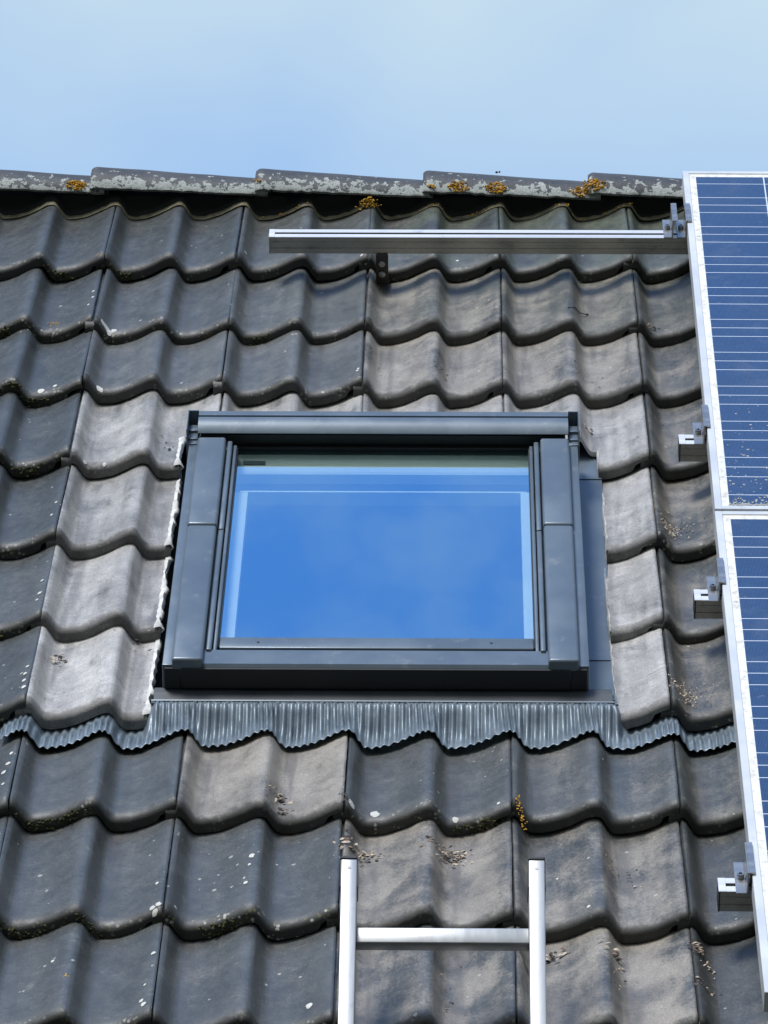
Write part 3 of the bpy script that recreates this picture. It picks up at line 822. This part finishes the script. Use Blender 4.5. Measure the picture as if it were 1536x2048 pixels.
# ------------------------------------------------------------------ rails, hook, clamps
def rail(u0, u1, t, label):
    r = thing('mounting_rail', label, 'rail', u0, t, .025, 'solar mounting rails')
    o3 = (u0, t, .025)
    h = .040; w = .040
    prof = [(t - w, .025), (t - w, .0375), (t - w + .0014, .0382), (t - w + .0014, .0405), (t - w, .0412), (t - w, .0535), (t - w + .001, .054), (t - w + .001, .0555), (t - w, .056), (t - w, .065), (t - .0245, .065), (t - .0245, .052), (t - .0155, .052), (t - .0155, .065), (t, .065), (t, .025)]
    MB().prism(prof, u0 + .002, u1).build('profile', M['railm'], r, o3)
    mb = MB(); mb.box(u0 - .001, u0 + .0018, t - w - .0008, t - .0255, .0245, .0655, .0004, 1); mb.box(u0 - .001, u0 + .0018, t - .0145, t + .0008, .0245, .0655, .0004, 1)
    mb.box(u0 - .001, u0 + .0018, t - .0255, t - .0145, .0245, .0522, 0)
    mt = MB(); mt.box(u0 + .012, u1, t - .0155, t + .0004, .0650, .0660, .0003, 1); mt.box(u0 + .012, u1, t - w - .0004, t - .0245, .0650, .0660, .0003, 1); mt.build('lit_top_strip', M['alu'], r, o3)  # lighter strips put the light on the rail top into the colour
    mb.build('end_cap', M['cladd'] if u0 > 0 else M['railm'], r, o3)
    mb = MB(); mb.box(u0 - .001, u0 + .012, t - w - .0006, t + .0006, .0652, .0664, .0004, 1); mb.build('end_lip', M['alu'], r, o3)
    return r
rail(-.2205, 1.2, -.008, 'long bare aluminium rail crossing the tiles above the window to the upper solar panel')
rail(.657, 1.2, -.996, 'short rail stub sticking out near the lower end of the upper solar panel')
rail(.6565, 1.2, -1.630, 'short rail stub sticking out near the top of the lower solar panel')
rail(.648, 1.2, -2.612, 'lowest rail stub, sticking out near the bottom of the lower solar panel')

hk = thing('roof_hook', 'dark steel roof hook with two bolts hanging below the long rail', 'roof hook', .033, -.05, .02)
HO = (.033, -.05, .02)
mb = MB(); mb.box(.0195, .0475, -.0555, -.0495, -.050, .0245, .0015, 2); mb.box(.0195, .0475, -.0495, .06, -.050, -.044, .0015, 2)
mb.box(.021, .046, -.0495, -.012, .018, .0243, .0012, 2)
mb.build('bracket', M['hook'], hk, HO, True, 50)
for n_ in (.004, -.022):
    mb = MB(); mb.cyl((.0335, -.0555, n_), (0, -1, 0), .0078, .006, 6 if n_ > 0 else 16); mb.build('bolt', M['steel'], hk, HO, True, 40)

def clamp_at(u0, t0, label, hi=True, tabw=.0125):
    """end clamp: foot on the rail, upright web, lip over the panel frame"""
    c = thing('end_clamp', label, 'clamp', u0, t0, .065, 'panel end clamps')
    L = .094; o3 = (u0, t0, .065)
    mb = MB()
    mb.box(u0 - .0185, u0 - .0005, t0 - L, t0, .0664, .0695, .0006, 1)
    mb.box(u0 - .0005, u0 + .0022, t0 - L, t0, .0664, .1105, .0004, 1)
    mb.box(u0 + .0022, u0 + tabw, t0 - L, t0, .1078, .1108, .0005, 1)
    mb.build('bracket', M['railm'], c, o3)
    mb = MB(); mb.cyl((u0 - .0088, t0 - .048, .0695), (0, 0, 1), .0062, .009, 18, 0, .0034); mb.build('bolt', M['steel'], c, o3, True, 40)
    return c
clamp_at(.705, -.948, 'end clamp on the rail stub near the lower end of the upper solar panel')
clamp_at(.7005, -1.585, 'end clamp on the rail stub near the top of the lower solar panel')
clamp_at(.6945, -2.568, 'end clamp on the lowest rail stub')
clamp_at(.686, .042, 'spare end clamp standing free on the long rail', tabw=.012)
clamp_at(.7165, .042, 'end clamp gripping the upper solar panel at the end of the long rail')

# ------------------------------------------------------------------ solar panels
def panel(uL, tT, tB, rz, label, lime_seed, t0c, dirty):
    p = thing('solar_panel', label, 'solar panel', uL, tT, .0655, 'solar panels', rz)
    H = tT - tB; Wd = .99; h = .040
    mb = MB()
    # frame bars, with a small step between the flange and the glass
    mb.box(0, .0145, -H, 0, 0, h, .0008, 1); mb.box(Wd - .0145, Wd, -H, 0, 0, h, .0008, 1)
    mb.box(.0145, Wd - .0145, -.013, 0, 0, h, .0008, 1); mb.box(.0145, Wd - .0145, -H, -H + .013, 0, h, .0008, 1)
    mb.build('frame', M['panelf'], p)
    mb = MB(); mb.box(.0147, Wd - .0147, -H + .0132, -.0132, .028, h - .0022); mb.build('glass_edge', M['margin'], p)
    mb = MB(); z = h - .0016
    cm = cell_material(t0c)
    mb.add([(.029, -H + .018, z), (Wd - .029, -H + .018, z), (Wd - .029, -.030, z), (.029, -.030, z)], [(0, 1, 2, 3)])
    mb.box(.029, Wd - .029, -H + .018, -.030, h - .0021, z, 0)
    mb.f.pop(0); mb.mi.pop(0)
    mb.v = mb.v[4:]; mb.f = [tuple(i - 4 for i in f) for f in mb.f]
    mb.build('cell_sheet', cm, p)
    r_ = random.Random(lime_seed); mb = MB()
    for _ in range(dirty):
        x = .03 + abs(r_.gauss(0, .09)); y = -H + .02 + abs(r_.gauss(0, .20))
        if x > .45 or y > -.05: continue
        a = r_.choice([.0011, .0014, .0018, .0024, .0036]); k = 9; a *= .8
        vs = [(x, y, z + .0008)] + [(x + a * (1 + r_.uniform(-.3, .3)) * math.cos(q * 6.283 / k), y + a * 1.0 * (1 + r_.uniform(-.3, .3)) * math.sin(q * 6.283 / k), z + .0002) for q in range(k)]
        mb.add(vs, [(0, q + 1, (q + 1) % k + 1) for q in range(k)])
    if dirty > 100:
        for _ in range(120):
            x = .03 + r_.random() * .16; y = -H + .015 + abs(r_.gauss(0, .016))
            clump(mb, (x, y, z + .0006), .006, 2, r_, .22, 1, .3, .9)
    s_ = mb.build('dirt_spots', [M['grime'], M['grime']], p); s_['kind'] = 'stuff'
    return p
panel(.7215, .231, -1.381, rad(-.46), 'upper blue solar panel, its top above the ridge line, with dirt along its lower edge', 3, -.0425 - .157 - .0625, 101)
panel(.7075, -1.390, -2.998, rad(-.25), 'lower blue solar panel, ending above the bottom right corner', 8, -.1425 - .040 - .0365 + .0, 26)

# ------------------------------------------------------------------ ladder (world coordinates)
LT = 70
top = roof_pt(.0236, -2.760, .2)
d = Vector((0, math.cos(rad(LT)), math.sin(rad(LT))))
Ls = top.z / d.z
base = top - d * Ls
LM = Matrix.Translation((top.x - .0135 + .1705, base.y, base.z)) @ Matrix.Rotation(rad(LT - 90), 4, 'X')
# local: x across, y depth (away from viewer), z along the stiles
LM = Matrix.Translation((.180, base.y, 0)) @ Matrix(((1, 0, 0, 0), (0, math.sin(rad(LT)), math.cos(rad(LT)), 0), (0, -math.cos(rad(LT)), math.sin(rad(LT)), 0), (0, 0, 0, 1)))
lad = thing('ladder', 'bare aluminium ladder leaning up in front of the lowest tiles', 'ladder', world=LM)
HW = .1685
for s_ in (-1, 1):
    x0, x1 = sorted((s_ * HW, s_ * (HW - .0265)))
    mb = MB(); mb.box(x0, x1, 0, .058, 0, Ls, .0018, 2)
    st = mb.build('stile', M['lad'], lad, smooth=True, angle=50)
    mb = MB(); mb.box(x0 - .0006, x1 + .0006, -.0012, .0592, Ls, Ls + .006, .002, 2)
    xi = x1 if s_ < 0 else x0 - .0016
    mb.box(xi, xi + .0016, .004, .054, Ls - .05, Ls, 0)
    xo = x0 - .0016 if s_ < 0 else x1
    mb.box(xo, xo + .0016, .004, .054, Ls - .05, Ls, 0)
    mb.build('end_cap', M['black'], st)
    mb = MB(); xm = (x0 + x1) / 2; mb.box(xm - .003, xm + .003, -.0006, .0002, Ls - .018, Ls - .0145, 0); mb.build('rivet', M['steel'], st)
z = Ls - .137
while z > .15:
    mb = MB(); mb.box(-HW + .0265, HW - .0265, .014, .041, z - .0135, z + .0150, .0018, 2); mb.build('rung', M['lad'], lad, smooth=True, angle=50)
    z -= .28

# ------------------------------------------------------------------ litter and lime on the tiles
def litter():
    r_ = random.Random(21); mb = MB()
    def bit(row, u, t, ln, wd, mi, lift=0.0):
        n = surf(row, u, t) + .0012 + lift + (.004 if row == 6 else 0)
        a = r_.uniform(-.9, .9) + (math.pi if r_.random() < .5 else 0)
        k = Vector((math.cos(a), math.sin(a), r_.uniform(-.25, .5))).normalized(); w = Vector((-math.sin(a), math.cos(a), r_.uniform(-.5, .6))).normalized()
        c = Vector((u, t, n)); cu = r_.uniform(.0, .25) * ln
        up = Vector((0, 0, 1))
        vs = []
        for f, ww in ((-.5, .15), (-.2, .9), (.15, 1), (.5, .1)):
            m_ = c + k * ln * f + up * (cu * (1 - 4 * f * f))
            vs += [m_ + w * wd * ww * .5, m_ - w * wd * ww * .5 + up * .0004]
        mb.add(vs, [(0, 1, 3, 2), (2, 3, 5, 4), (4, 5, 7, 6)], mi)
    def heap(row, u, t, su, st, k, pal=(0, 1, 2), l=(.006, .018)):
        for q in range(k):
            uu, tt = u + r_.gauss(0, su), t + r_.gauss(0, st)
            bit(row, uu, tt, r_.uniform(*l) * .85, r_.uniform(.0016, .0062), r_.choice(pal), .010 * max(0, 1 - abs(uu - u) / (su * 1.5)) * r_.random())
    heap(8, .192, -2.366, .017, .012, 85); heap(8, .018, -2.372, .012, .016, 42, (0, 1, 2, 2)); heap(8, .044, -2.362, .012, .010, 24)
    heap(7, -.115, -2.212, .012, .012, 34, (0, 2, 2, 1)); heap(7, -.112, -2.255, .010, .006, 14, (0, 2, 2))
    heap(9, .366, -2.676, .014, .010, 24); heap(9, .470, -2.68, .010, .010, 12); heap(9, .612, -2.69, .008, .014, 26); heap(9, .62, -2.80, .010, .008, 22, (0, 1, 2, 2), (.003, .009))
    heap(6, -.562, -1.702, .010, .012, 22, (0, 2, 2, 1), (.004, .012)); heap(1, .630, -.300, .010, .010, 20, (0, 2, 2), (.004, .012))
    heap(2, .170, -.535, .007, .018, 18, (0, 2, 2), (.004, .010)); heap(3, .480, -.765, .006, .012, 20, (0, 2, 2, 1), (.004, .010))
    heap(7, .002, -2.255, .004, .012, 14, (2, 2, 0), (.003, .008)); heap(2, .02, -.46, .012, .02, 9, (2, 0), (.003, .008)); heap(2, .49, -.55, .02, .03, 6, (2,), (.004, .010))
    heap(8, .52, -2.44, .015, .05, 12, (2, 2, 1), (.003, .008)); heap(8, .47, -2.40, .006, .05, 14, (2, 0), (.003, .007))
    heap(9, .475, -2.75, .01, .04, 12, (2, 0, 1), (.003, .008)); heap(9, .18, -2.80, .012, .05, 10, (2, 0), (.003, .008))
    heap(6, -.42, -1.63, .02, .012, 8, (2,), (.004, .012)); heap(3, -.41, -.84, .012, .02, 6, (2,), (.004, .010))
    # grit
    for row, u, t, su, st, k in ((4, .632, -1.215, .012, .022, 120), (6, .632, -1.86, .016, .024, 110), (4, .66, -1.19, .02, .03, 40), (6, .66, -1.85, .02, .03, 40), (9, .63, -2.72, .012, .012, 14)):
        heap(row, u, t, su, st, k, (1, 1, 0, 2), (.0016, .0045))
    # dry twigs
    for row, u0, t0, u1, t1, rr in ((1, .45, -.265, .49, -.215, .0011), (9, .31, -2.70, .345, -2.80, .002), (1, .489, -.213, .497, -.215, .0022)):
        ps = [Vector((u0 + (u1 - u0) * f, t0 + (t1 - t0) * f, 0)) for f in (0, .35, .7, 1)]
        for p in ps: p.x += r_.uniform(-.003, .003); p.z = surf(row, p.x, p.y) + .004
        for a, b in zip(ps, ps[1:]): mb.cyl(a, b - a, rr, (b - a).length, 6, 2)
    o = mb.build('leaf_litter', [M['leaf'], M['leafp'], M['leafd']], None)
    on_roof(o)
    tag(o, 'dry leaf crumbs, grit and twigs caught in the valleys of the tiles', 'leaf litter', kind='stuff')
litter()

def lime():
    """flat crusts of lichen and bird lime, each a part of its tile"""
    data = {(8, 1): [(.145, .19, .007), (.142, .158, .004), (.135, .115, .003), (.138, .095, .005), (.02, .03, .003)], (8, 0): [(.292, .020, .0065), (.282, .016, .006), (.288, .004, .006), (.285, .10, .004), (.012, .05, .003)],
            (7, 2): [(.055, .025, .011), (.014, .016, .008), (.277, .025, .004), (.2, .012, .007)], (1, 0): [(.024, .018, .013), (.045, .020, .009), (.035, .012, .008)], (7, 3): [(.17, .20, .002)],
            (6, -1): [(.29, .08, .005), (.288, .11, .005), (.292, .05, .006), (.29, .14, .004)], (7, -1): [(.285, .16, .006), (.28, .13, .006), (.288, .20, .005), (.284, .08, .004)],
            (9, 0): [(.28, .05, .005), (.285, .035, .006), (.29, .20, .005), (.12, .19, .004), (.283, .1, .003)], (9, 1): [(.26, .06, .008), (.2, .01, .004)], (2, 1): [(.292, .06, .004), (.29, .05, .004)], (2, -1): [(.21, .02, .010), (.24, .03, .006)],
            (2, 0): [(.035, .016, .008), (.04, .012, .006)], (5, -1): [(.288, .10, .005), (.287, .16, .004), (.285, .07, .004)], (1, -1): [(.292, .13, .004), (.285, .09, .004), (.29, .17, .004)], (3, 0): [(.07, .008, .005), (.03, .012, .005)],
            (0, 2): [(.205, .06, .005)], (0, 1): [(.285, .012, .004), (.02, .05, .004)], (8, 3): [(.08, .17, .003), (.13, .03, .004)], (4, -1): [(.288, .15, .004), (.284, .09, .004)]}
    r_ = random.Random(17)
    for key, lst in data.items():
        for u, t, a in lst:
            mb = MB(); k = 11; off = r_.random() * 6
            z = lambda x, y: -AMP * (1 - wave_u(min(max(x, 0), W - 1e-4))) - y * TILT - (.016 * (1 - math.sqrt(max(1 - ((.024 - y) / .024) ** 2.2, 0))) if y < .024 else 0)
            vs = [(u, t, z(u, t) + .0022)]
            for q in range(k):
                rr = a * (1 + .45 * mnoise.noise(Vector((math.cos(q * .571) * 1.6, math.sin(q * .571) * 1.6, off))))
                x, y = u + rr * .8 * math.cos(q * 6.283 / k), max(t + rr * math.sin(q * 6.283 / k), .0005)
                x = min(x, W - .0008)
                vs.append((x, y, z(x, y) + .0007))
            mb.add(vs, [(0, q + 1, (q + 1) % k + 1) for q in range(k)])
            mb.build('lime_spot', M['lime'], TILES[key], smooth=True, angle=80)
    # orange lichen stains
    for key, u, t, a, k in (((1, -1), .215, .045, .013, 26), ((0, -1), .288, .012, .006, 9), ((9, 0), .15, .12, .004, 6)):
        mb = MB()
        z = lambda x, y: -AMP * (1 - wave_u(min(max(x, 0), W - 1e-4))) - y * TILT + .0002
        for _ in range(k): clump(mb, (u + r_.gauss(0, a * .7), t + r_.gauss(0, a * .7), z), .004, 1, r_, .25, 0, .3, .9)
        mb.build('lichen', M['orange'], TILES[key], smooth=True)
    mb = MB()
    for q in range(40):
        f = q / 40; clump(mb, (.012 + .012 * f + r_.gauss(0, .002), .02 - .075 * f, -.004 - .022 * f * 1.2 + .004), .004, 1, r_, .8, 0, .5, 1.0)
    mb.build('lichen', M['orange'], TILES[(7, 3)], smooth=True)
lime()

# ------------------------------------------------------------------ ground
mb = MB(); mb.add([(-400, -400, 0), (400, -400, 0), (400, 400, 0), (-400, 400, 0)], [(0, 1, 2, 3)])
g = mb.build('ground', M['ground']); tag(g, 'dark paved ground in front of the house', 'ground', kind='structure')

# ------------------------------------------------------------------ camera
R = [[0.99986, 0.01613, -0.00471], [0.00368, -0.48354, -0.87531], [-0.01639, 0.87517, -0.48353]]
camroof = Vector((0.1917, -8.4277, 3.9886))
rot3 = RO.to_3x3()
cx, cy, cz = [rot3 @ Vector(r) for r in R]
cm = Matrix((( cx.x, -cy.x, -cz.x), (cx.y, -cy.y, -cz.y), (cx.z, -cy.z, -cz.z)))
cam = bpy.data.cameras.new('camera'); co = bpy.data.objects.new('camera', cam); COL.objects.link(co)
co.matrix_world = Matrix.Translation(RO @ camroof) @ cm.normalized().to_4x4()
cam.sensor_fit = 'VERTICAL'; cam.sensor_height = 24; cam.lens = 8200 / 2048 * 24; cam.clip_end = 3000; cam.clip_start = .05
scene.camera = co

# ------------------------------------------------------------------ light
SUN_EL, SUN_AZ = rad(60), math.atan2(-.55, -.78)          # azimuth from +Y towards +X
sd = Vector((math.sin(SUN_AZ) * math.cos(SUN_EL), math.cos(SUN_AZ) * math.cos(SUN_EL), math.sin(SUN_EL)))
sl = bpy.data.lights.new('sun', 'SUN'); sl.energy = 2.2; sl.angle = rad(18); sl.color = (1, .975, .945)
so = bpy.data.objects.new('sun', sl); COL.objects.link(so); so.location = (0, -5, 12)
so.rotation_euler = (-sd).to_track_quat('-Z', 'Y').to_euler()

w = bpy.data.worlds.new('World'); scene.world = w; w.use_nodes = True
nt = w.node_tree
for n in list(nt.nodes): nt.nodes.remove(n)
s = NT(nt)
sky = s.n('ShaderNodeTexSky', sky_type='NISHITA'); sky.sun_disc = False
sky.sun_elevation = SUN_EL; sky.sun_rotation = SUN_AZ; sky.altitude = 50; sky.air_density = 1.0; sky.dust_density = .6; sky.ozone_density = 2.0
tc = s.n('ShaderNodeTexCoord'); sp = s.n('ShaderNodeSeparateXYZ'); s.link(tc.outputs['Generated'], sp.inputs[0])
mp = s.n('ShaderNodeMapping'); s.link(tc.outputs['Generated'], mp.inputs[0]); mp.inputs['Scale'].default_value = (1, 1, 1.6); mp.inputs['Location'].default_value = (.37, 1.7, .3)
n1 = s.noise(mp.outputs[0], 5, 4, .45, .2)
low = s.ramp(sp.outputs[2], .45, .75, 1, 0)
cf = s.math('MULTIPLY', s.math('ADD', s.ramp(n1, .35, .70, -.15, .35), s.ramp(sp.outputs[2], .345, .415, .25, .75)), low, clamp=True)
front = s.ramp(sp.outputs[1], -.1, -.7, 0, .75)
cf = s.math('MAXIMUM', cf, s.math('MULTIPLY', front, s.ramp(s.noise(mp.outputs[0], 2.2, 5, .55), .35, .6)))
zen = s.ramp(sp.outputs[2], .86, .96)
back = s.math('MULTIPLY', s.ramp(sp.outputs[1], .3, .7), s.ramp(sp.outputs[2], .42, .6, 1, 0))
tint = s.mix(back, s.mix(zen, (.98, 1.02, .97), (.66, 1.14, 1.62)), (.57, .80, 1.0))
skyc = s.mix(1.0, sky.outputs[0], tint, 'MULTIPLY')
haze = s.mix(back, (4.9, 5.1, 5.2), (2.65, 3.35, 3.80))
c = s.mix(cf, skyc, haze)
c = s.mix(s.math('MULTIPLY', zen, s.ramp(s.noise(mp.outputs[0], 20, 4, .5), .36, .64, 0, .27)), c, (3.2, 3.9, 4.8))
# made-up dark band low in the front sky, cuts fill on the noses
fill_cut = s.math('MULTIPLY', s.ramp(sp.outputs[1], .1, -.25), s.ramp(s.math('ADD', sp.outputs[2], s.math('MULTIPLY', s.math('SUBTRACT', n1, .5), .12)), .42, .50, 1, 0))
c = s.mix(fill_cut, c, (.30, .36, .28))
bg = s.n('ShaderNodeBackground'); bg.inputs[1].default_value = .14; s.link(c, bg.inputs[0])
o = s.n('ShaderNodeOutputWorld'); s.link(bg.outputs[0], o.inputs[0])

scene.view_settings.view_transform = 'Standard'; scene.view_settings.look = 'None'
scene.view_settings.exposure = 0.7; scene.view_settings.gamma = 1; scene.view_settings.use_curve_mapping = False
scene.cycles.use_denoising = True
scene.cycles.max_bounces = 8; scene.cycles.transparent_max_bounces = 8
